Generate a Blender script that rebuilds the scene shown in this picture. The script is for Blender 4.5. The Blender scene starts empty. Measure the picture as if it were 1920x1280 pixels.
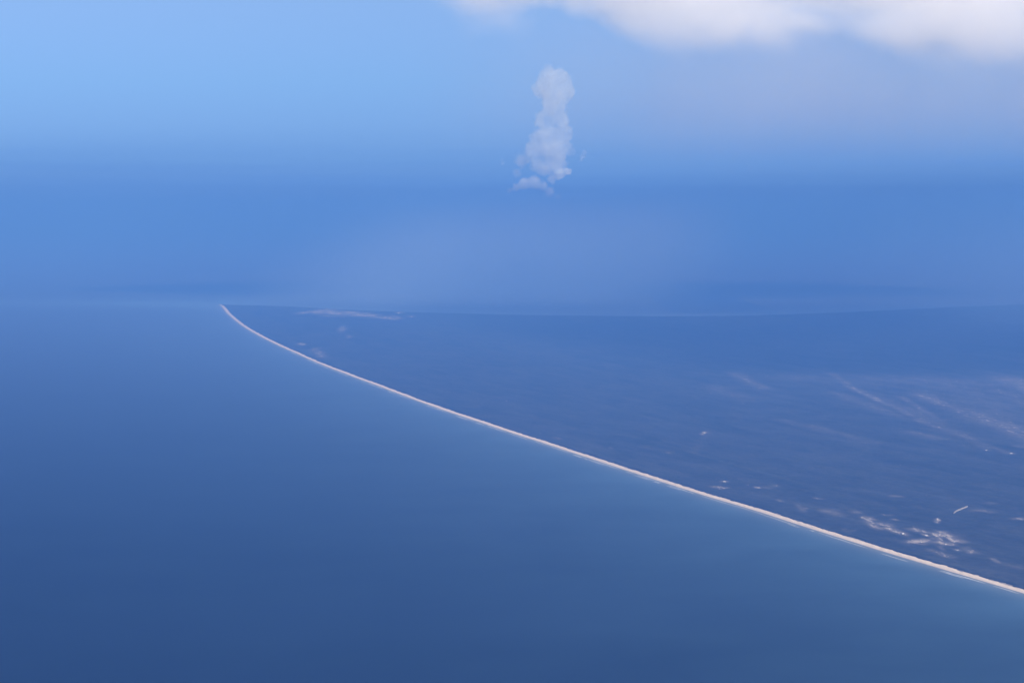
import bpy, bmesh, math, random
import numpy as np
from mathutils import Vector, noise as mn

sc = bpy.context.scene
COL = sc.collection
R = math.radians

# ------------------------------------------------------------------ camera
U = 0.5                         # metres per plan unit: coast, sea and land are laid out in units of half a metre
H = 2000.0                      # height of the aircraft in plan units (1000 m)
F = 4000.0                      # focal length in pixels of a 1920 px wide frame
HORIZON = 395.0                 # row of the level line of sight
PITCH = math.atan((640.0 - HORIZON) / F)
cam_d = bpy.data.cameras.new("camera")
cam = bpy.data.objects.new("camera", cam_d)
COL.objects.link(cam)
cam.location = (0, 0, H * U)
cam.rotation_euler = (math.pi / 2 - PITCH, 0, 0)
cam_d.sensor_width = 36.0
cam_d.lens = F / 1920.0 * 36.0
cam_d.clip_start = 10.0
cam_d.clip_end = 900000.0
sc.camera = cam

# ------------------------------------------------------------------ sky and sun
SUN_EL, SUN_AZ = R(38), R(146)  # azimuth clockwise from north (+Y): from the right, a little behind
w = bpy.data.worlds.new("World")
sc.world = w
w.use_nodes = True
nt = w.node_tree
nt.nodes.clear()
out = nt.nodes.new("ShaderNodeOutputWorld")
bg = nt.nodes.new("ShaderNodeBackground")
sky = nt.nodes.new("ShaderNodeTexSky")
sky.sky_type = 'NISHITA'
sky.sun_disc = False
sky.sun_elevation = SUN_EL
sky.sun_rotation = SUN_AZ
sky.altitude = 2000
sky.air_density = 1.3
sky.dust_density = 0.1
sky.ozone_density = 5.0
hs = nt.nodes.new("ShaderNodeMix"); hs.data_type = 'RGBA'; hs.blend_type = 'MULTIPLY'
hs.inputs[0].default_value = 1.0
tc = nt.nodes.new("ShaderNodeTexCoord")
sx = nt.nodes.new("ShaderNodeSeparateXYZ"); nt.links.new(tc.outputs['Generated'], sx.inputs[0])
tn = nt.nodes.new("ShaderNodeValToRGB")
nt.links.new(sx.outputs[2], tn.inputs[0])
SKYTINT = [(0.0, (.10, .23, .76)), (.012, (.13, .27, .77)), (.024, (.19, .35, .81)), (.038, (.265, .42, .84)), (.06, (.355, .50, .84)), (.10, (.54, .60, .83)), (1.0, (.56, .64, .90))]
e = tn.color_ramp.elements
e[0].position, e[0].color = 0.0, (*SKYTINT[0][1], 1)
e[1].position, e[1].color = 1.0, (*SKYTINT[-1][1], 1)
for q, cl in SKYTINT[1:-1]: e.new(q).color = (*cl, 1)      # thick blue air low down
nt.links.new(tn.outputs[0], hs.inputs[7])
nt.links.new(sky.outputs[0], hs.inputs[6])
nt.links.new(hs.outputs[2], bg.inputs[0])
bg.inputs[1].default_value = 0.093
nt.links.new(bg.outputs[0], out.inputs[0])

sd = bpy.data.lights.new("sun", 'SUN')
sd.energy = 5.0
sd.angle = R(0.53)
sd.color = (1.0, 0.925, 0.81)
sun = bpy.data.objects.new("sun", sd)
COL.objects.link(sun)
sdir = Vector((math.sin(SUN_AZ) * math.cos(SUN_EL), math.cos(SUN_AZ) * math.cos(SUN_EL), math.sin(SUN_EL)))
sun.rotation_euler = sdir.to_track_quat('Z', 'Y').to_euler()

vs = sc.view_settings
sc.display_settings.display_device = 'sRGB'
vs.view_transform = 'Standard'
vs.look = 'None'
vs.exposure = 0.5
vs.gamma = 1.0
cy = sc.cycles
cy.use_denoising = True
cy.max_bounces = 14
cy.volume_bounces = 12
cy.volume_step_rate = 1.0
cy.volume_max_steps = 256

# ------------------------------------------------------------------ helpers
def G(px, py):
    """ground point (sea level) seen at this spot of the photograph"""
    v = Vector(((px - 960) / F, 1.0, -(py - 640) / F))
    c, s = math.cos(-PITCH), math.sin(-PITCH)
    y, z = v.y * c - v.z * s, v.y * s + v.z * c
    k = -H / z
    return Vector((v.x * k, y * k, 0))

def A(px, py, dist):
    """point in the air, in metres, at ground distance dist"""
    v = Vector(((px - 960) / F, 1.0, -(py - 640) / F))
    c, s = math.cos(-PITCH), math.sin(-PITCH)
    y, z = v.y * c - v.z * s, v.y * s + v.z * c
    k = dist / y
    return Vector((v.x * k, dist, H * U + z * k))

def mat(name):
    m = bpy.data.materials.new(name)
    m.use_nodes = True
    m.node_tree.nodes.clear()
    return m, m.node_tree

class N:
    """tiny node wiring helper"""
    def __init__(s, nt): s.nt = nt
    def n(s, t, **kw):
        o = s.nt.nodes.new(t)
        for k, v in kw.items(): setattr(o, k, v)
        return o
    def set(s, sock, v):
        if hasattr(v, 'is_output') or isinstance(v, bpy.types.NodeSocket): s.nt.links.new(v, sock)
        else: sock.default_value = v
    def math(s, op, a, b=0.0, c=None, clamp=False):
        o = s.n("ShaderNodeMath", operation=op, use_clamp=clamp)
        s.set(o.inputs[0], a); s.set(o.inputs[1], b)
        if c is not None: s.set(o.inputs[2], c)
        return o.outputs[0]
    def mix(s, f, a, b, blend='MIX'):
        o = s.n("ShaderNodeMix", data_type='RGBA', blend_type=blend)
        s.set(o.inputs[0], f); s.set(o.inputs[6], a); s.set(o.inputs[7], b)
        return o.outputs[2]
    def pos(s):
        o = s.n("ShaderNodeVectorMath", operation='SCALE')
        s.nt.links.new(s.n("ShaderNodeNewGeometry").outputs['Position'], o.inputs[0])
        o.inputs['Scale'].default_value = 1 / U
        return o.outputs[0]
    def mapping(s, v, loc=(0,0,0), rot=(0,0,0), scale=(1,1,1)):
        o = s.n("ShaderNodeMapping")
        s.set(o.inputs[0], v); o.inputs[1].default_value = loc; o.inputs[2].default_value = rot; o.inputs[3].default_value = scale
        return o.outputs[0]
    def noise(s, v, scale, detail=4, rough=0.55, dist=0.0):
        o = s.n("ShaderNodeTexNoise")
        s.set(o.inputs['Vector'], v)
        o.inputs['Scale'].default_value = scale; o.inputs['Detail'].default_value = detail
        o.inputs['Roughness'].default_value = rough; o.inputs['Distortion'].default_value = dist
        return o.outputs[0]
    def rng(s, v, a, b, c=0.0, d=1.0, smooth=False):
        o = s.n("ShaderNodeMapRange", interpolation_type='SMOOTHSTEP' if smooth else 'LINEAR')
        s.set(o.inputs[0], v)
        for i, q in enumerate((a, b, c, d)): o.inputs[i + 1].default_value = q
        return o.outputs[0]
    def attr(s, name):
        return s.n("ShaderNodeAttribute", attribute_name=name).outputs['Fac']
    def surf(s, color, rough=0.9, bump=None, bstr=0.3, bdist=1.0, spec=0.3, ior=None):
        b = s.n("ShaderNodeBsdfPrincipled")
        s.set(b.inputs['Base Color'], color); s.set(b.inputs['Roughness'], rough)
        b.inputs['Specular IOR Level'].default_value = spec
        if ior: b.inputs['IOR'].default_value = ior
        if bump is not None:
            u = s.n("ShaderNodeBump"); u.inputs['Strength'].default_value = bstr; u.inputs['Distance'].default_value = bdist
            s.set(u.inputs['Height'], bump); s.nt.links.new(u.outputs[0], b.inputs['Normal'])
        o = s.n("ShaderNodeOutputMaterial")
        s.nt.links.new(b.outputs[0], o.inputs['Surface'])
        return b

def mesh_obj(name, verts, faces, m, attrs=None, smooth=True, parent=None, unit=U):
    me = bpy.data.meshes.new(name)
    me.from_pydata([(v[0] * unit, v[1] * unit, v[2] * unit) for v in verts], [], [tuple(f) for f in faces])
    if attrs:
        for k, a in attrs.items():
            at = me.attributes.new(k, 'FLOAT', 'POINT')
            at.data.foreach_set('value', np.asarray(a, dtype=np.float32).ravel())
    if smooth: me.polygons.foreach_set('use_smooth', [True] * len(me.polygons))
    me.materials.append(m)
    o = bpy.data.objects.new(name, me)
    COL.objects.link(o)
    o.parent = parent
    return o

def grid_faces(nr, ncol):
    i = np.arange(nr - 1)[:, None] * ncol + np.arange(ncol - 1)[None, :]
    return np.stack([i, i + 1, i + ncol + 1, i + ncol], -1).reshape(-1, 4).tolist()

def tag(o, label=None, cat=None, group=None, kind=None):
    if label: o['label'] = label
    if cat: o['category'] = cat
    if group: o['group'] = group
    if kind: o['kind'] = kind
    return o

def vnoise(P, scale, seed=0.0, octaves=4):
    """fractal lattice noise at plan points (n x 2), about -1..1"""
    P = np.asarray(P, dtype=float)
    out = np.zeros(len(P)); amp, tot = 1.0, 0.0
    for o in range(octaves):
        q = P / scale * 2 ** o + seed * 17.3 + o * 5.7
        i = np.floor(q).astype(np.int64); f = q - i
        f = f * f * (3 - 2 * f)
        def h(a, b):
            n = (a * 374761393 + b * 668265263 + int(seed * 1000) * 1442695041 + o * 97) & 0xffffffff
            n = ((n ^ (n >> 13)) * 1274126177) & 0xffffffff
            return ((n ^ (n >> 16)) & 0xffff) / 32767.5 - 1.0
        v = (h(i[:, 0], i[:, 1]) * (1 - f[:, 0]) + h(i[:, 0] + 1, i[:, 1]) * f[:, 0]) * (1 - f[:, 1]) \
            + (h(i[:, 0], i[:, 1] + 1) * (1 - f[:, 0]) + h(i[:, 0] + 1, i[:, 1] + 1) * f[:, 0]) * f[:, 1]
        out += v * amp; tot += amp; amp *= 0.55
    return out / tot * 1.3

# ------------------------------------------------------------------ coastlines in metres
near_px = [(412,571),(417.5,574),(423,582),(430,589.5),(442.5,600.5),(458,612),(480,625),(505,638.5),(555,661),(605,683.5),
           (655,702),(705,720.5),(765,743),(830,767),(900,790),(960,810),(1025,831),(1100,855),(1171,878.5),(1240,900.5),
           (1306,921.5),(1334,931),(1420,955.5),(1521,988.5),(1596,1012),(1654,1030.5),(1747,1058),(1841,1085.5),(1920,1109),
           (2060,1150),(2300,1225),(2700,1350)]
far_px = [(412,571),(425,572),(470,572.6),(530,574.3),(580,577),(630,580),(690,583),(755,585.3),(860,588),(960,590.5),(1081,592.3),
          (1190,593.3),(1302,593),(1400,592),(1495,589.7),(1600,585.5),(1688,581),(1800,576),(1920,571),(2100,564),(2500,552),(3200,540)]
def resample(pts, n, smooth=True):
    P = np.array([[p.x, p.y] for p in pts])
    for _ in range(3 if smooth else 0):          # corner cutting
        Q = [P[0]]
        for a, b in zip(P[:-1], P[1:]): Q += [a * .75 + b * .25, a * .25 + b * .75]
        P = np.array(Q + [P[-1]])
    return P
def along(P, t):
    d = np.r_[0, np.cumsum(np.hypot(*np.diff(P, axis=0).T))]
    return np.stack([np.interp(t * d[-1], d, P[:, k]) for k in (0, 1)], -1)
NEAR = resample([G(*p) for p in near_px], 0)
FAR = resample([G(*p) for p in far_px], 0)

def dist_poly(P, L):
    """distance of points P (n,2) to polyline L (m,2)"""
    best = np.full(len(P), 1e12)
    for a, b in zip(L[:-1], L[1:]):
        ab = b - a
        t = np.clip(((P - a) @ ab) / max(ab @ ab, 1e-9), 0, 1)
        d = P - a - t[:, None] * ab
        best = np.minimum(best, (d * d).sum(1))
    return np.sqrt(best)

# arc-length parameters that give finer steps where the coast is near (level of detail only)
def lod_params(L, n):
    d = np.r_[0, np.cumsum(np.hypot(*np.diff(L, axis=0).T))]
    s = np.linspace(0, 1, 4000)
    P = along(L, s)
    wgt = 1.0 / np.hypot(P[:, 0], P[:, 1]) ** 1.5
    c = np.r_[0, np.cumsum((wgt[1:] + wgt[:-1]) / 2)]
    return np.interp(np.linspace(0, c[-1], n), c, s)

def normals2(P):
    T = np.gradient(P, axis=0)
    T /= np.hypot(*T.T)[:, None]
    return np.stack([-T[:, 1], T[:, 0]], -1)     # left of travel

# ------------------------------------------------------------------ sea
def build_sea():
    ang = np.r_[np.linspace(-180, -30, 16)[:-1], np.linspace(-30, -15, 8)[:-1], np.linspace(-15, 15, 520), np.linspace(15, 30, 8)[1:], np.linspace(30, 180, 16)[1:]]
    rad = H * F / np.r_[np.linspace(38, 160, 50)[:-1], np.linspace(160, 1000, 430)[:-1], np.geomspace(1000, 20000, 20)]
    rad = rad[::-1]
    rr, aa = np.meshgrid(rad, np.radians(ang), indexing='ij')
    X, Y = rr * np.sin(aa), rr * np.cos(aa)
    P = np.stack([X.ravel(), Y.ravel()], -1)
    dn = np.full(len(P), 1e5); df = dn.copy()
    near_mask = (rr.ravel() < 70000) & (np.abs(np.degrees(aa.ravel())) < 25)
    dn[near_mask] = dist_poly(P[near_mask], NEAR)
    df[near_mask] = dist_poly(P[near_mask], FAR)
    # sediment drifting off the point of the spit, out to the left
    tip = NEAR[0]
    plume = [tip + (0, 500), tip + (-3000, 900), tip + (-9000, 1500)]
    dp = np.full(len(P), 1e5)
    PL = np.array(plume)
    dp[near_mask] = dist_poly(P[near_mask] * (1, .35), PL * (1, .35))
    sh = 0.17 * np.exp(-dn / 4500.) + 0.36 * np.exp(-dn / 1400.) + 0.22 * np.exp(-dn / 220.)
    far_sh = 0.75 * np.exp(-df / 900.)
    fade = np.exp(-np.hypot(*(P - tip).T) / 5200.)
    pl = 1.1 * fade * np.exp(-(dp / 800.) ** 1.3)
    shallow = np.clip(np.maximum(sh, far_sh) + pl, 0, 1)
    bar = np.exp(-dn / 60.)
    faces = grid_faces(len(rad), len(ang))
    V = np.c_[P, np.zeros(len(P))]
    # close the middle under the aircraft
    c = len(V); V = np.vstack([V, [0, 0, 0]])
    faces += [(c, i + 1, i) for i in range(len(ang) - 1)]
    shallow = np.r_[shallow, 0]; bar = np.r_[bar, 0]
    m, t = mat("sea_water"); k = N(t)
    p = k.pos()
    big = k.noise(k.mapping(p, rot=(0, 0, R(12)), scale=(1 / 9000, 1 / 2600, 1)), 1.0, 4, 0.5, 0.6)
    mid = k.noise(k.mapping(p, rot=(0, 0, R(-8)), scale=(1 / 900, 1 / 700, 1)), 1.0, 6, 0.6, 0.3)
    s = k.attr("shallow")
    s2 = k.math('MULTIPLY', s, k.rng(mid, 0.25, 0.75, 0.75, 1.25))
    deep = k.mix(k.rng(big, 0.3, 0.7), (0.000, 0.001, 0.012, 1), (0.003, 0.007, 0.026, 1))
    c1 = k.mix(s2, deep, (0.080, 0.165, 0.245, 1))
    c2 = k.mix(k.math('MULTIPLY', k.attr("bar"), 0.75), c1, (0.30, 0.30, 0.27, 1))
    wv = k.noise(k.mapping(p, scale=(1 / 14, 1 / 9, 1)), 1.0, 3, 0.6)
    df = k.n("ShaderNodeBsdfDiffuse"); k.set(df.inputs[0], c2)
    gl = k.n("ShaderNodeBsdfGlossy"); gl.inputs['Roughness'].default_value = 0.38
    u = k.n("ShaderNodeBump"); u.inputs['Strength'].default_value = 0.3; u.inputs['Distance'].default_value = 0.8
    k.set(u.inputs['Height'], wv); t.links.new(u.outputs[0], gl.inputs['Normal'])
    ms = k.n("ShaderNodeMixShader"); 
    lw = k.n("ShaderNodeLayerWeight"); lw.inputs['Blend'].default_value = 0.5
    k.set(ms.inputs[0], k.math('MULTIPLY', k.math('POWER', lw.outputs['Facing'], 20.0), 0.95))
    t.links.new(df.outputs[0], ms.inputs[1]); t.links.new(gl.outputs[0], ms.inputs[2])
    mo = k.n("ShaderNodeOutputMaterial"); t.links.new(ms.outputs[0], mo.inputs['Surface'])
    o = mesh_obj("sea", V, faces, m, {"shallow": shallow, "bar": bar})
    tag(o, kind='structure')
build_sea()

# ------------------------------------------------------------------ land, beach, forest
# bare and half-bare places: a line (two ends), reach across and along the view in photo pixels, strength
OPEN = [
    # village clearing near the far shore
    (566,587,600,583,8,2.2,.8),(595,585,650,588,14,3.2,.95),(600,583,620,582,10,2.5,.85),(640,590,700,592,10,2.5,.8),(655,586,690,590,10,2.4,.7),
    (700,594,745,598,9,2.5,.7),(725,596,742,596,8,3,.6),(746,586,750,587,3,1.2,.9),(770,594,773,594,3,1.4,.9),(610,593,640,594,9,.8,.7),
    (640,615,643,620,4,3,.62),(563,645,568,647,5,1.5,.5),(590,655,604,669,8,3,.33),(653,632,655,634,4,2,.35),
    # pale ridges of old beaches
    (1375,700,1430,728,14,3,.35),(1380,705,1402,715,5,1.2,.5),(1345,730,1400,750,20,6,.22),
    (1560,702,1610,735,10,3,.40),(1590,725,1665,760,7,2.0,.62),(1600,728,1690,770,8,2.5,.5),(1660,757,1750,800,8,3,.42),(1720,790,1810,820,8,2.5,.42),
    (1640,745,1790,812,26,10,.22),(1690,745,1760,790,10,3,.3),(1700,765,1850,840,12,4,.28),(1810,820,1890,852,9,2.5,.34),
    (1570,740,1690,782,18,5,.22),(1680,778,1700,780,10,2,.35),(1710,812,1760,824,16,2.5,.3),
    (1470,790,1560,815,12,3,.20),(1520,800,1630,832,16,3,.24),(1600,826,1640,832,14,2,.22),
    (1740,745,1850,790,26,10,.42),(1820,775,1950,830,30,14,.50),(1870,790,1960,830,24,12,.50),(1900,715,1990,755,34,12,.50),(1880,735,1930,760,30,5,.3),
    (1650,712,1900,722,60,8,.22),(1500,710,1640,720,60,8,.16),(1780,720,1900,790,60,16,.2),
    (1330,810,1300,850,8,3,.12),(1316,816,1322,812,3,1.6,.7),(1254,850,1256,850,3,1,.6),
    (1848,845,1853,846,4,1.2,.55),(1893,852,1899,852,4,1.2,.55),(1905,838,1920,840,8,2,.35),
    # near villages
    (1338,914,1350,915,6,1.6,.5),(1350,917,1362,916,5,1.4,.62),(1355,904,1361,904,4,1.4,.6),
    (1419,916,1424,916,5,1.6,.5),(1438,916,1452,913,9,2.4,.32),(1461,940,1464,941,5,1.6,.5),(1532,936,1538,937,6,1.3,.5),
    (1498,952,1505,958,6,4,.42),(1505,957,1510,955,4,2,.4),(1550,960,1568,962,12,3,.34),(1562,960,1572,965,14,4,.34),(1602,962,1606,962,9,3,.3),
    (1620,973,1634,974,5,2,.65),(1628,976,1640,990,8,5,.62),(1636,976,1640,976,4,2,.5),(1640,988,1650,992,6,3,.7),(1651,984,1667,988,8,3,.62),(1664,992,1680,998,9,4,.62),
    (1678,996,1694,1003,8,3,.7),(1690,1000,1695,1002,4,2,.9),(1662,967,1668,968,7,1.4,.4),(1676,976,1680,977,5,1.4,.5),
    (1708,1018,1738,1016,12,3.4,.72),(1716,1020,1728,1021,10,2.4,.6),(1733,1004,1739,1006,4,1.8,.7),(1730,999,1740,1001,6,2,.35),(1748,1011,1752,1012,5,2,.5),
    (1757,1005,1780,1005,9,4,.72),(1765,1001,1772,1000,6,3,.5),(1776,1004,1790,1016,10,3.4,.58),(1790,1014,1802,1017,10,3,.62),(1752,1019,1768,1018,6,3,.6),
    (1762,1010,1764,1022,4,3,.6),(1770,1021,1784,1022,8,3,.66),(1762,1027,1766,1032,4,3,.5),(1786,1008,1798,1008,10,3,.3),(1712,994,1722,998,10,2,.4),(1702,993,1710,996,8,1.6,.3),
    (1794,1033,1797,1033,4,1.6,.5),(1815,1032,1824,1036,9,4,.42),(1816,1038,1820,1039,4,2,.4),(1864,1052,1870,1056,5,3,.48),(1750,1034,1780,1046,12,3,.24),(1890,1062,1920,1068,16,3,.2),
    (1756,981,1760,975,2.4,2,.9),(1826,959,1838,959,8,2,.42),(1845,960,1856,962,10,2,.3),(1908,974,1924,975,12,1.6,.5),(1853,945,1860,945,10,2,.25),(1675,932,1686,933,8,1.4,.4),
    (1582,995,1586,994,3,1.4,.35),(1590,998,1600,997,6,1.6,.3),(1040,822,1048,824,5,1.4,.3),(1144,841,1147,842,3,1,.3),
]
def open_field(P):
    o = np.zeros(len(P))
    for (x0, y0, x1, y1, rx, ry, st) in OPEN:
        if x0 > 1300 and y0 < 840: st *= .68
        if y0 < 620: st *= .78
        a, b = G(x0, y0), G(x1, y1)
        D = (a.y + b.y) / 2
        sx, sy = rx * D / F, ry * D * D / (H * F)
        A0 = np.array([a.x / sx, a.y / sy]); B0 = np.array([b.x / sx, b.y / sy])
        Q = P / (sx, sy)
        lo = np.minimum(A0, B0) - 3; hi = np.maximum(A0, B0) + 3
        m = ((Q > lo) & (Q < hi)).all(1)
        if not m.any(): continue
        d = dist_poly(Q[m], np.array([A0, B0 + 1e-6]))
        o[m] = np.maximum(o[m], st * np.exp(-(d * 0.9) ** 2))
    return o

def land_grid(ns, ntt, inset):
    s = lod_params(NEAR, ns)
    t = np.linspace(0, 1, ntt)
    a = along(NEAR, s); nrm = normals2(along(NEAR, np.linspace(0, 1, 400)))
    b = along(FAR, s)
    return s, t, a, b

SG = lod_params(NEAR, 900)
def near_strip_pts(offset, s):
    Pn = along(NEAR, s)
    n = normals2(Pn)
    return Pn + n * offset

def build_land():
    ns, ntt = 880, 700
    s = lod_params(NEAR, ns)
    a = along(NEAR, s)
    b = along(FAR, s)
    t = np.linspace(0, 1, ntt) ** 2.0            # finer rows near the beach
    P = (a[:, None, :] * (1 - t)[None, :, None] + b[:, None, :] * t[None, :, None])
    # --- bare ground
    m, n_ = mat("sandy_soil"); k = N(n_); p = k.pos()
    nz = k.noise(k.mapping(p, scale=(1 / 60, 1 / 60, 1 / 60)), 1.0, 5, 0.6)
    sp = k.noise(k.mapping(p, rot=(0, 0, R(6)), scale=(1 / 44, 1 / 210, 1 / 44)), 1.0, 5, 0.78)
    soil = k.mix(k.rng(nz, .3, .7), (0.27, 0.23, 0.20, 1), (0.42, 0.37, 0.33, 1))
    vor = k.n("ShaderNodeTexVoronoi"); k.set(vor.inputs['Vector'], k.mapping(p, scale=(1 / 38, 1 / 190, 1 / 38))); vor.inputs['Scale'].default_value = 1.0
    msk = k.math('MULTIPLY', k.rng(vor.outputs['Distance'], .28, .42), k.rng(sp, .40, .50))
    k.surf(k.mix(msk, (0.04, 0.055, 0.045, 1), soil), rough=0.95, spec=0.1)
    sub = P[::4, ::6]
    ii = list(range(0, ns, 4)); jj = list(range(0, ntt, 5))
    if jj[-1] != ntt - 1: jj.append(ntt - 1)
    if ii[-1] != ns - 1: ii.append(ns - 1)
    sub = P[np.ix_(ii, jj)]
    z = np.full(sub.shape[:2], 1.2); z[:, 0] = 0.2; z[:, -1] = 0.2
    V = np.dstack([sub, z]).reshape(-1, 3)
    # skirt down to the sea along both shores
    o = mesh_obj("land", V, grid_faces(*sub.shape[:2]), m)
    tag(o, kind='structure')
    # --- forest canopy
    flat = P.reshape(-1, 2)
    n1 = vnoise(flat, 160, 3.1, 4)
    n2 = vnoise(flat * (1, .3), 420, 8.7, 4)
    n3 = vnoise(flat, 45, 1.3, 2)
    dn = dist_poly(flat, NEAR[::1])
    of = open_field(flat)
    n4 = vnoise(flat * (1, .13), 75, 4.4, 3)
    of = of * (1 + 0.35 * n1 + 0.3 * n3 + 0.45 * n4)
    z = 9 + 3.0 * n3 + 2.5 * n1
    bare = np.clip((of - 0.50) / 0.14, 0, 1)
    z = z * (1 - bare) + bare * 0.6
    edge = np.clip((dn - 42 - 14 * n3 - 10 * n1) / 10, 0, 1)
    z = z * edge + (1 - edge) * 0.3
    zz = z.reshape(ns, ntt); zz[:, -1] = 0.1; zz[0, :] = 0.1
    m, n_ = mat("forest_canopy"); k = N(n_); p = k.pos()
    grain = k.noise(k.mapping(p, scale=(1 / 35, 1 / 70, 1 / 35)), 1.0, 5, 0.65)
    sp_ = k.n("ShaderNodeSeparateXYZ"); k.set(sp_.inputs[0], p)
    cv = k.n("ShaderNodeCombineXYZ"); k.set(cv.inputs[0], k.attr("inland")); k.set(cv.inputs[1], sp_.outputs[1])   # old beach ridges follow the shore
    cvo = cv.outputs[0]
    patch = k.noise(k.mapping(cvo, scale=(1 / 520, 1 / 2400, 1)), 1.0, 7, 0.66, 0.9)
    ridge = k.noise(k.mapping(cvo, loc=(5, 2, 0), scale=(1 / 130, 1 / 3800, 1)), 1.0, 5, 0.62, 0.7)
    c = k.mix(k.rng(patch, .3, .7), (0.018, 0.025, 0.038, 1), (0.048, 0.055, 0.072, 1))
    c = k.mix(k.rng(ridge, .50, .72, 0, .6), c, (0.060, 0.068, 0.068, 1))
    mott = k.noise(k.mapping(cvo, loc=(9, 4, 0), scale=(1 / 230, 1 / 700, 1)), 1.0, 6, 0.72, 0.5)
    c = k.mix(k.rng(mott, .48, .70, 0, .55), c, (0.080, 0.086, 0.092, 1))
    c = k.mix(k.rng(mott, .46, .30, 0, .6), c, (0.008, 0.014, 0.018, 1))
    c = k.mix(k.rng(grain, .3, .72, 0, .55), c, (0.011, 0.018, 0.024, 1))
    fine = k.noise(k.mapping(p, rot=(0, 0, R(6)), scale=(1 / 48, 1 / 230, 1 / 48)), 1.0, 5, 0.78)
    opn = k.attr("open")
    faint = k.math('MULTIPLY', opn, k.rng(ridge, .25, .75, 0.35, 1.3))
    strong = k.rng(k.math('ADD', opn, k.math('MULTIPLY', k.math('SUBTRACT', fine, 0.5), 3.0)), .50, .66)
    vor = k.n("ShaderNodeTexVoronoi"); k.set(vor.inputs['Vector'], k.mapping(p, scale=(1 / 38, 1 / 190, 1 / 38))); vor.inputs['Scale'].default_value = 1.0
    scrub = k.rng(vor.outputs['Distance'], .28, .42)                     # round clumps of trees standing in the open sand
    strong = k.math('MULTIPLY', strong, scrub)
    op = k.math('MULTIPLY', k.math('ADD', k.math('MULTIPLY', faint, .8), k.math('MULTIPLY', strong, .55)), 1.0, clamp=True)
    c = k.mix(op, c, (0.31, 0.275, 0.25, 1))
    k.surf(c, rough=0.95, spec=0.08)
    V = np.dstack([P, zz]).reshape(-1, 3)
    o = mesh_obj("forest", V, grid_faces(ns, ntt), m, {"open": np.clip(of, 0, 1), "inland": dn})
    tag(o, kind='stuff')
    o['label'] = "dark green forest covering the flat spit of land"
    o['category'] = "forest"
build_land()

def build_beach():
    s = lod_params(NEAR, 1500)
    s = s[:-5]
    c = along(NEAR, s)
    T = np.gradient(c, axis=0)
    for _ in range(30): T[1:-1] = (T[:-2] + 2 * T[1:-1] + T[2:]) / 4
    T /= np.hypot(*T.T)[:, None]
    nl = np.stack([-T[:, 1], T[:, 0]], -1)        # towards land
    n1 = vnoise(c, 240, 5.5, 4); n2 = vnoise(c, 60, 2.2, 3); n3 = vnoise(c, 900, 7.2, 2)
    wsea = -27 + 2.5 * n1 + 4 * n3
    wland = 35 + 11 * n2 + 10 * n1 + 9 * n3 + 12 * np.clip((np.hypot(*c.T) - 30000) / 12000, 0, 1)
    tipf = np.clip(np.arange(len(s)) / 26., 0, 1)
    rows = []
    for f, zf in ((0, -0.4), (.12, 0.9), (.45, 1.9), (.8, 2.5), (.97, 2.7), (1.0, 1.4)):
        off = (wsea * (1 - f) + wland * f) * (0.75 + 0.25 * tipf)
        rows.append(np.c_[c + nl * off[:, None], np.full(len(c), zf)])
    V = np.stack(rows, 1).reshape(-1, 3)
    fr = np.tile([0, .12, .45, .8, .97, 1.0], len(c))
    m, n_ = mat("beach_sand"); k = N(n_); p = k.pos()
    nz = k.noise(k.mapping(p, scale=(1 / 30, 1 / 120, 1 / 30)), 1.0, 5, 0.6)
    wet = k.rng(k.attr("across"), 0.0, 0.3, 0, 1)
    dry = k.mix(k.rng(nz, .3, .7), (0.58, 0.48, 0.36, 1), (0.76, 0.64, 0.49, 1))
    k.surf(k.mix(wet, (0.45, 0.38, 0.32, 1), dry), rough=0.85, spec=0.2)
    o = mesh_obj("beach", V, grid_faces(len(c), 6), m, {"across": fr})
    tag(o, kind='structure')
    # surf: broken thin lines of foam parallel to the shore
    rnd = random.Random(4)
    m, n_ = mat("foam"); k = N(n_)
    k.surf((0.62, 0.65, 0.66, 1), rough=0.7, spec=0.3)
    V, Fc = [], []
    cum = np.r_[0, np.cumsum(np.hypot(*np.diff(c, axis=0).T))]
    L = cum[-1]
    def strip(a0, a1, off, wd):
        nseg = max(3, int((a1 - a0) / 25))
        q = np.linspace(a0, a1, nseg)
        base = len(V)
        for i, d in enumerate(q):
            px = np.interp(d, cum, c[:, 0]); py = np.interp(d, cum, c[:, 1])
            nx = np.interp(d, cum, nl[:, 0]); ny = np.interp(d, cum, nl[:, 1])
            wob = 4 * mn.noise(Vector((d / 90, off / 20, 0)))
            hw = wd * math.sin(math.pi * (i + .15) / (nseg - .7)) ** .5 * (0.8 + .5 * mn.noise(Vector((d / 40, 3, off)))) if 0 < i < nseg - 1 else 0.2
            for sg in (-1, 1):
                oo = -(off + wob + sg * hw / 2)
                V.append((px + nx * oo, py + ny * oo, 0.35))
            if i: Fc.append((base + 2 * i - 2, base + 2 * i - 1, base + 2 * i + 1, base + 2 * i))
    d = L * 0.35
    while d < L - 200:
        ln = rnd.uniform(80, 700)
        kf = np.clip((d / L - .4) / .4, 0, 1)
        if rnd.random() < .45 + .4 * kf: strip(d, min(d + ln, L - 10), 54 + rnd.uniform(-3, 5), rnd.uniform(5, 10))
        if rnd.random() < .55 * kf: strip(d, min(d + ln * .6, L - 10), 70 + rnd.uniform(-4, 7), rnd.uniform(5, 9))
        d += ln * rnd.uniform(.7, 1.3)
    o = mesh_obj("surf", V, Fc, m, smooth=False)
    tag(o, "thin broken lines of white surf along the long beach", "surf", kind='stuff')
build_beach()

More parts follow.
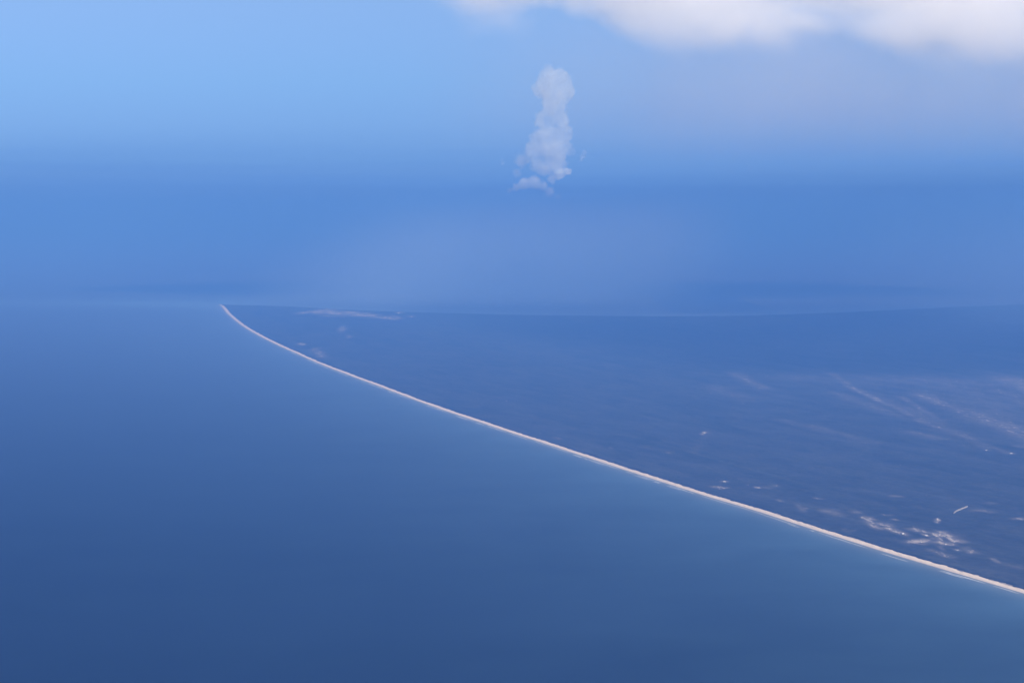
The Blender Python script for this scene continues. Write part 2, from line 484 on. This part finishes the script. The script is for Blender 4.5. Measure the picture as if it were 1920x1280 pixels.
# ------------------------------------------------------------------ track and houses
def build_track():
    P = np.array([[G(*q).x, G(*q).y] for q in [(1788,966),(1792,962),(1797,959.5),(1802,957.5),(1808,955),(1814,953)]])
    nl = normals2(P)
    V, Fc = [], []
    for i, (q, n) in enumerate(zip(P, nl)):
        for sg in (-1, 1):
            V.append((*(q + n * sg * 1.3), 19.0))
        for sg in (-1, 1):
            V.append((*(q + n * sg * 1.6), 1.0))
        if i:
            b = 4 * i
            Fc += [(b - 4, b - 3, b + 1, b), (b - 4, b, b + 2, b - 2), (b - 3, b - 1, b + 3, b + 1)]
    m, n_ = mat("pale_dirt"); k = N(n_)
    nz = k.noise(k.mapping(k.pos(), scale=(1 / 14,) * 3), 1.0, 3, 0.6)
    k.surf(k.mix(k.rng(nz, .35, .65), (0.16, 0.15, 0.14, 1), (0.42, 0.40, 0.38, 1)), rough=.95, spec=.1)
    tag(mesh_obj("dirt_track", V, Fc, m, smooth=False), kind='structure')
build_track()

def plain(name, c0, c1, rough=.8):
    m, n_ = mat(name); k = N(n_)
    nz = k.noise(k.mapping(k.pos(), scale=(1 / 3,) * 3), 1.0, 3, 0.6)
    k.surf(k.mix(nz, (*c0, 1), (*c1, 1)), rough=rough, spec=.3)
    return m
M_WALL = plain("white_plaster", (.70, .68, .65), (.80, .79, .77))
M_WHITE = plain("white_sheet_metal", (.58, .58, .58), (.70, .70, .70), .45)
M_GREY = plain("weathered_sheet_metal", (.26, .25, .24), (.38, .36, .34), .6)
M_THATCH = plain("pale_thatch", (.33, .28, .22), (.44, .38, .31), .95)
M_DARK = plain("painted_wood", (.06, .05, .045), (.10, .085, .07), .6)

def part(name, V, Fc, m, parent):
    o = mesh_obj(name, V, Fc, m, smooth=False, unit=1.0); o.parent = parent
    return o

def box_vf(x0, x1, y0, y1, z0, z1):
    V = [(x, y, z) for z in (z0, z1) for y in (y0, y1) for x in (x0, x1)]
    return V, [(0, 2, 3, 1), (4, 5, 7, 6), (0, 1, 5, 4), (2, 6, 7, 3), (0, 4, 6, 2), (1, 3, 7, 5)]

def make_house(name, lx, ly, hw, hr, roof_m):
    """house with gabled walls, an overhanging ridged roof, a door and two windows (metres)"""
    e = bpy.data.objects.new(name, None); COL.objects.link(e)
    a, b = lx / 2, ly / 2
    V = [(-a, -b, 0), (a, -b, 0), (a, b, 0), (-a, b, 0), (-a, -b, hw), (a, -b, hw), (a, b, hw), (-a, b, hw), (-a, 0, hw + hr), (a, 0, hw + hr)]
    Fc = [(0, 1, 5, 4), (2, 3, 7, 6), (0, 4, 8, 7, 3), (1, 2, 6, 9, 5), (0, 3, 2, 1)]
    part("wall", V, Fc, M_WALL, e)
    o, th = .35, .12
    sl = hr / b
    V = []
    for x in (-a - o, a + o):
        for (y, z) in ((-b - o, hw - o * sl), (0, hw + hr), (b + o, hw - o * sl)):
            V += [(x, y, z + .03), (x, y, z + .03 + th)]
    Fc = [(1, 7, 9, 3), (3, 9, 11, 5), (0, 2, 8, 6), (2, 4, 10, 8), (0, 6, 7, 1), (4, 5, 11, 10), (0, 1, 3, 2), (2, 3, 5, 4), (6, 8, 9, 7), (8, 10, 11, 9)]
    part("roof", V, Fc, roof_m, e)
    part("door", *box_vf(-.45, .45, -b - .05, -b + .02, 0.02, 2.0), M_DARK, e)
    for x in (-a * .6, a * .6):
        part("window", *box_vf(x - .45, x + .45, -b - .04, -b + .02, 1.0, 1.9), M_DARK, e)
    return e

def put(e, px, row, rz, sc_=1.0, label=None, group=None, z=1.0):
    g = G(px, row)
    e.location = (g.x * U, g.y * U, z); e.rotation_euler = (0, 0, rz); e.scale = (sc_,) * 3
    e['label'] = label; e['category'] = "house"
    if group: e['group'] = group
    return e
def dup(e):
    r = e.copy(); COL.objects.link(r)
    for ch in list(e.children):
        c = ch.copy(); COL.objects.link(c); c.parent = r
    return r
big = make_house("house", 8.0, 6.0, 2.8, 1.6, M_WHITE)
put(big, 1358, 904.5, .4, 1.0, "bright white house standing alone above the faint sandy strip inland of the beach")
hut = make_house("house", 6.0, 4.4, 2.4, 1.3, M_WHITE)
put(hut, 1693, 1001.5, .2, 1.0, "white house at the right end of the long sandy village clearing")
put(dup(hut), 1737, 1005, -.5, 1.0, "white house in dark scrub between the two sandy village clearings")
put(dup(hut), 1755, 1007.5, .9, .9, "white house at the left edge of the rounder sandy clearing")
put(dup(hut), 1795.5, 1033, .1, .8, "small white house in dark forest just below the sandy village")
put(dup(hut), 1757.5, 974, 1.2, 1.0, "white house beside a small bare patch inland of the village")
put(dup(hut), 1849.5, 845.5, .3, 1.1, "small white house inland where the pale sand ridges end")
put(dup(hut), 1896, 852, -.3, 1.4, "white house near the right edge below the broad pale ridges")
put(dup(hut), 1321, 813, .5, 1.2, "white house by a tiny bare patch in the middle of the forest")
far = make_house("house", 17.0, 10.0, 4.0, 2.6, M_WHITE)
put(far, 747, 588, .1, 1.0, "white house at the right end of the far clearing by the far shore")
put(dup(far), 772, 594.5, -.2, .85, "white house in the forest right of the far clearing")
put(dup(far), 613, 579.5, .3, 1.1, "white house on the far shore above the left end of the far clearing")
small = make_house("village_house", 5.0, 3.8, 2.2, 1.3, M_GREY)
rnd = random.Random(11)
spots = [(1634,979,"at the left end of the long sandy clearing"),(1643,987,"at the bend of the long sandy clearing"),
         (1668,992,"in the middle of the long sandy clearing"),(1679,998,"near the right end of the long sandy clearing"),
         (1762,1003,"at the upper left of the round sandy clearing"),(1771,1006,"in the upper middle of the round sandy clearing"),
         (1766,1014,"in the centre of the round sandy clearing"),(1782,1011,"at the upper right of the round sandy clearing"),
         (1790,1017,"at the right edge of the round sandy clearing"),(1773,1021,"at the lower edge of the round sandy clearing"),
         (1727,1017,"at the right end of the small sandy patch nearest the beach"),(1715,1018,"at the left end of the small sandy patch nearest the beach")]
for i, q in enumerate(spots):
    put(small if i == 0 else dup(small), q[0], q[1], rnd.uniform(-1, 1), rnd.uniform(.7, 1.0),
        "small grey roofed house " + q[2], "grey roofed houses of the beach village")

# ------------------------------------------------------------------ clouds
def volume_mat(name, homogeneous=True):
    m, n_ = mat(name)
    k = N(n_)
    v = k.n("ShaderNodeVolumePrincipled")
    o = k.n("ShaderNodeOutputMaterial")
    n_.links.new(v.outputs[0], o.inputs['Volume'])
    m.cycles.homogeneous_volume = homogeneous
    return m, k, v

def puffs(name, blobs, dist, dens, seed, label, col=(.97, .98, 1.0, 1), vox=1.2, disp=5.0):
    """one cloud: round puffs merged into a single lumpy closed skin round a thin volume; blobs in (col, row, radius, depth) around dist"""
    px = dist / F
    base = A(blobs[0][0], blobs[0][1], dist)
    bm = bmesh.new()
    rnd = random.Random(seed)
    for (bx_, by_, r, dy) in blobs:
        c = A(bx_, by_, dist) - base + Vector((0, dy * px, 0))
        todo = [(c, r, 0)]
        while todo:
            cc, rr, lv = todo.pop()
            g = bmesh.ops.create_icosphere(bm, subdivisions=2 if lv == 0 else 1, radius=rr * px)
            bmesh.ops.translate(bm, verts=g['verts'], vec=cc)
            if lv < 2 and rr > 3:
                for q in range(13 if lv == 0 else 7):
                    v = Vector((rnd.gauss(0, 1), rnd.gauss(0, 1), rnd.gauss(.25, 1))).normalized()
                    todo.append((cc + v * rr * px * .9, rr * rnd.uniform(.22, .45), lv + 1))
    me = bpy.data.meshes.new(name); bm.to_mesh(me); bm.free()
    m, k, v = volume_mat(name + "_vapour", False)
    nz = k.noise(k.mapping(k.n("ShaderNodeTexCoord").outputs['Object'], scale=(1 / (30 * px),) * 3), 1.0, 5, 0.6, 0.3)
    v.inputs['Color'].default_value = (.90, .96, 1, 1)
    k.set(v.inputs['Density'], k.math('MULTIPLY', k.rng(nz, .36, .64, .25, 1.5), dens))
    me.materials.append(m)
    o = bpy.data.objects.new(name, me); COL.objects.link(o)
    o.location = base
    rm = o.modifiers.new("skin", 'REMESH'); rm.mode = 'VOXEL'; rm.voxel_size = vox * px
    tx = bpy.data.textures.new(name + "_lumps", 'CLOUDS'); tx.noise_scale = 5 * px; tx.noise_depth = 4
    dm = o.modifiers.new("lumps", 'DISPLACE'); dm.texture = tx; dm.texture_coords = 'LOCAL'; dm.strength = disp * px * 2; dm.mid_level = 0.55
    tag(o, label, "cloud")
    return o

CD = 112000.0
puffs("cumulus_cloud", [(1030,150,24,0),(1050,148,20,8),(1062,172,18,10),(1040,180,26,0),(1016,170,18,-8),(1038,202,22,0),(1022,226,20,-4),(1050,226,18,4),(1056,250,20,6),(1030,262,28,0),
                        (1008,262,18,-5),(1004,285,22,-5),(1036,290,28,5),(1062,278,14,0),(1020,308,24,0),(1045,312,20,4),(978,300,14,0),(970,325,9,3),(1072,285,8,2)],
      CD, 9.0e-4, 3, "tall pale cumulus tower standing alone in the blue haze above the spit")
puffs("cumulus_cloud", [(1000,342,13,0),(984,344,12,4),(968,352,8,5),(955,358,5,0),(1018,348,9,0),(1035,336,9,4),(1050,326,11,4),(1064,322,8,0),(1030,362,10,6),(1045,372,7,0)],
      CD, 3.0e-3, 8, "ragged low cloud spreading at the foot of the cumulus tower", vox=1.0, disp=4)
puffs("cumulus_cloud", [(1093,293,6,0),(1096,286,5,0),(1090,300,4,0)], CD, 1.2e-3, 5, "tiny wisp of cloud right of the tall cumulus tower", vox=.8, disp=2)
puffs("cumulus_cloud", [(943,306,4,0),(941,300,3,0)], CD, 1.2e-3, 6, "tiny faint puff of cloud left of the tall cumulus tower", vox=.6, disp=1.5)

def box_mesh(name, x0, x1, y0, y1, z0, z1, m):
    V = [(x, y, z) for z in (z0, z1) for y in (y0, y1) for x in (x0, x1)]
    Fc = [(0, 2, 3, 1), (4, 5, 7, 6), (0, 1, 5, 4), (2, 6, 7, 3), (0, 4, 6, 2), (1, 3, 7, 5)]
    return mesh_obj(name, V, Fc, m, smooth=False, unit=1.0)

def soft_bank(name, box, base_pts, size, dens, label, cut=(0.2, 0.8), seed=0.0, colr=(1, 1, 1, 1), fade=900, skew=0.0, soft=520.0, power=1.0, front=1200, tilt=0.0, rag=2.2):
    """a cloud with an uneven soft underside: base_pts gives (x, z) of the underside from left to right"""
    x0, x1, y0, y1, z0, z1 = box
    m, k, v = volume_mat(name + "_vapour", False)
    p = k.n("ShaderNodeNewGeometry").outputs['Position']
    sep = k.n("ShaderNodeSeparateXYZ"); k.set(sep.inputs[0], p)
    X, Y, Z = sep.outputs
    n1 = k.noise(k.mapping(p, loc=(seed, seed, 0), scale=(1 / size, 1 / size, 1.7 / size)), 1.0, 6, 0.55, 0.4)
    cr = k.n("ShaderNodeFloatCurve")
    c = cr.mapping.curves[0]
    pts = [((x - x0) / (x1 - x0), (z - z0) / (z1 - z0)) for x, z in base_pts]
    c.points[0].location = pts[0]; c.points[1].location = pts[-1]
    for q in pts[1:-1]: c.points.new(*q)
    cr.mapping.update()
    k.set(cr.inputs['Value'], k.rng(X, x0, x1))
    base = k.math('ADD', k.rng(cr.outputs[0], 0, 1, z0, z1), k.math('MULTIPLY', k.math('SUBTRACT', Y, y0), tilt))
    above = k.math('DIVIDE', k.math('SUBTRACT', Z, base), soft)            # 0 at the underside
    sX = k.math('ADD', X, k.math('MULTIPLY', k.math('SUBTRACT', Y, y0), skew))
    hx = k.math('MULTIPLY', k.rng(sX, x0 + skew * 18000, x0 + skew * 18000 + fade, smooth=True), k.rng(X, x1, x1 - 1500, smooth=True))
    hy = k.math('MULTIPLY', k.rng(Y, y0, y0 + front, smooth=True), k.rng(Y, y1, y1 - 1200, smooth=True))
    hz = k.math('MULTIPLY', k.math('POWER', k.math('MINIMUM', k.math('MAXIMUM', above, 0.0), 1.0), power), k.rng(Z, z1, z1 - 500, smooth=True))
    env = k.math('MULTIPLY', k.math('MULTIPLY', hx, hy), hz)
    f = k.math('ADD', env, k.math('MULTIPLY', k.math('SUBTRACT', n1, 0.5), rag))
    f = k.math('MULTIPLY', k.rng(f, cut[0], cut[1]), k.rng(env, 0, .25))
    k.set(v.inputs['Density'], k.math('MULTIPLY', f, dens))
    v.inputs['Color'].default_value = colr
    v.inputs['Anisotropy'].default_value = -0.15
    tag(box_mesh(name, x0, x1, y0, y1, z0, z1, m), label, "cloud", kind='thing')
def zz_(px, row, D=22500.0): return ((px - 960) / F * D, 1000 + (395 - row - 78) / F * D)
soft_bank("cloud_bank", (-2500, 9000, 21500, 26500, 1900, 5200),
          [(-2500, 3700), zz_(800, -5), zz_(880, 45), zz_(1000, 62), zz_(1200, 98), zz_(1330, 104), zz_(1460, 100), zz_(1600, 112), zz_(1680, 130), zz_(1800, 142), zz_(1900, 118), (9000, 2800)],
          1300.0, 2.2e-3, "broad soft white cloud bank along the top right of the sky", cut=(.0, .75), soft=600.0, power=1.5, front=500, tilt=0.6, rag=3.2)
# the rest of the same weather overhead: it stands above the picture and keeps the sun off the far side of the spit
soft_bank("overcast_cloud", (-1500, 13000, 9000, 19500, 3100, 3700),
          [(-1500, 3100), (1000, 3120), (5000, 3120), (13000, 3100)],
          3000.0, 3.2e-3, "grey layer of cloud high above the far side of the spit", cut=(-.3, .5), fade=1500, skew=.26, front=1900)

def build_rain():
    x0, x1, y0, y1, z0, z1 = -1500, 9500, 19500, 26500, 1310, 3600
    m, k, v = volume_mat("rain_vapour", False)
    p = k.n("ShaderNodeNewGeometry").outputs['Position']
    sep = k.n("ShaderNodeSeparateXYZ"); k.set(sep.inputs[0], p)
    X, Y, Z = sep.outputs
    n1 = k.noise(k.mapping(p, rot=(0, R(18), 0), scale=(1 / 1500, 1 / 2500, 1 / 5000)), 1.0, 4, 0.55, 0.2)
    hx = k.math('MULTIPLY', k.rng(X, x0, 3000, smooth=True), k.rng(X, x1, x1 - 2000, smooth=True))
    hy = k.math('MULTIPLY', k.rng(Y, y0, y0 + 1500, smooth=True), k.rng(Y, y1, y1 - 1500, smooth=True))
    hz = k.math('MULTIPLY', k.rng(Z, z0, z0 + 900, smooth=True), k.rng(Z, z1, z1 - 1500, smooth=True))
    env = k.math('MULTIPLY', k.math('MULTIPLY', hx, hy), hz)
    f = k.math('MULTIPLY', env, k.rng(n1, 0.3, 0.7, 0.45, 1.3))
    k.set(v.inputs['Density'], k.math('MULTIPLY', f, 1.9e-4))
    v.inputs['Color'].default_value = (.86, .76, .62, 1)
    v.inputs['Absorption Color'].default_value = (1, 1, 1, 1)
    tag(box_mesh("rain_veil", x0, x1, y0, y1, z0, z1, m), "pale veil of rain hanging below the cloud bank", "rain", kind='stuff')
build_rain()
def build_shower(x0, xa, xb, x1, y0, y1, lean, dens, label):
    z0, z1 = 3, 1290
    m, k, v = volume_mat("shower_vapour", False)
    p = k.n("ShaderNodeNewGeometry").outputs['Position']
    sep = k.n("ShaderNodeSeparateXYZ"); k.set(sep.inputs[0], p)
    X, Y, Z = sep.outputs
    sx = k.math('ADD', X, k.math('MULTIPLY', Z, lean))
    n1 = k.noise(k.mapping(p, rot=(0, R(18), 0), scale=(1 / 1700, 1 / 3500, 1 / 4000)), 1.0, 4, 0.55, 0.2)
    hx = k.math('MULTIPLY', k.rng(sx, x0 + 400, xa, smooth=True), k.rng(sx, x1 - 400, xb, smooth=True))
    hx = k.math('MULTIPLY', hx, k.math('MULTIPLY', k.rng(X, x0, x0 + 500), k.rng(X, x1, x1 - 500)))
    hy = k.math('MULTIPLY', k.rng(Y, y0, y0 + 3000, smooth=True), k.rng(Y, y1, y1 - 3000, smooth=True))
    env = k.math('MULTIPLY', k.math('MULTIPLY', hx, hy), k.rng(Z, z1, z1 - 800, smooth=True))
    f = k.math('MULTIPLY', env, k.rng(n1, 0.3, 0.7, 0.6, 1.2))
    k.set(v.inputs['Density'], k.math('MULTIPLY', f, dens))
    v.inputs['Color'].default_value = (.58, .77, 1, 1)
    tag(box_mesh("shower", x0, x1, y0, y1, z0, z1, m), label, "rain", kind='stuff')
build_shower(-3800, -300, 200, 2600, 20300, 31500, -1.1, 4.6e-4, "pale shower drifting over the sea beyond the middle of the spit")
build_shower(2500, 4600, 7200, 9500, 15500, 24500, .0, 0.8e-4, "pale shower at the right edge over the far side of the spit")

def build_far_layer():
    x0, x1, y0, y1, z0, z1 = -70000, 70000, 108000, 120000, 1350, 5600
    m, k, v = volume_mat("stratus_vapour", False)
    p = k.n("ShaderNodeNewGeometry").outputs['Position']
    sep = k.n("ShaderNodeSeparateXYZ"); k.set(sep.inputs[0], p)
    X, Y, Z = sep.outputs
    n1 = k.noise(k.mapping(p, rot=(0, R(1.6), 0), scale=(1 / 26000, 1 / 30000, 1 / 900)), 1.0, 4, 0.55, 0.3)
    hz = k.math('MULTIPLY', k.rng(Z, z0, z0 + 500, smooth=True), k.rng(Z, z1, z1 - 3000, smooth=True))
    hx = k.math('MULTIPLY', k.rng(X, x0, x0 + 9000, smooth=True), k.rng(X, x1, x1 - 9000, smooth=True))
    hy = k.math('MULTIPLY', k.rng(Y, y0, y0 + 2500, smooth=True), k.rng(Y, y1, y1 - 2500, smooth=True))
    f = k.math('MULTIPLY', k.math('MULTIPLY', k.math('MULTIPLY', hx, hy), hz), k.rng(n1, .42, .68))
    k.set(v.inputs['Density'], k.math('MULTIPLY', f, 0.5e-4))
    v.inputs['Color'].default_value = (.18, .44, 1, 1)
    tag(box_mesh("stratus", x0, x1, y0, y1, z0, z1, m), "faint streaks of thin layered cloud low in the far sky", "cloud layer", kind='stuff')
build_far_layer()

# ------------------------------------------------------------------ haze
def build_haze():
    x0, x1, y0, y1, z0, z1 = -106000, 106000, -106000, 106000, -1.0, 1300.0
    V = [(x, y, z) for z in (z0, z1) for y in (y0, y1) for x in (x0, x1)]
    Fc = [(0, 2, 3, 1), (4, 5, 7, 6), (0, 1, 5, 4), (2, 6, 7, 3), (0, 4, 6, 2), (1, 3, 7, 5)]
    m, n_ = mat("haze_air"); k = N(n_)
    v = k.n("ShaderNodeVolumePrincipled")
    v.inputs['Color'].default_value = (0.112, 0.318, 0.84, 1)
    v.inputs['Absorption Color'].default_value = (0.155, 0.121, 0.0, 1)     # blue light is scattered and lost soonest
    v.inputs['Density'].default_value = 7.6e-5
    v.inputs['Anisotropy'].default_value = 0.0
    o = k.n("ShaderNodeOutputMaterial")
    n_.links.new(v.outputs[0], o.inputs['Volume'])
    m.cycles.homogeneous_volume = True
    ob = mesh_obj("haze", V, Fc, m, smooth=False, unit=1.0)
    tag(ob, kind='stuff')
build_haze()
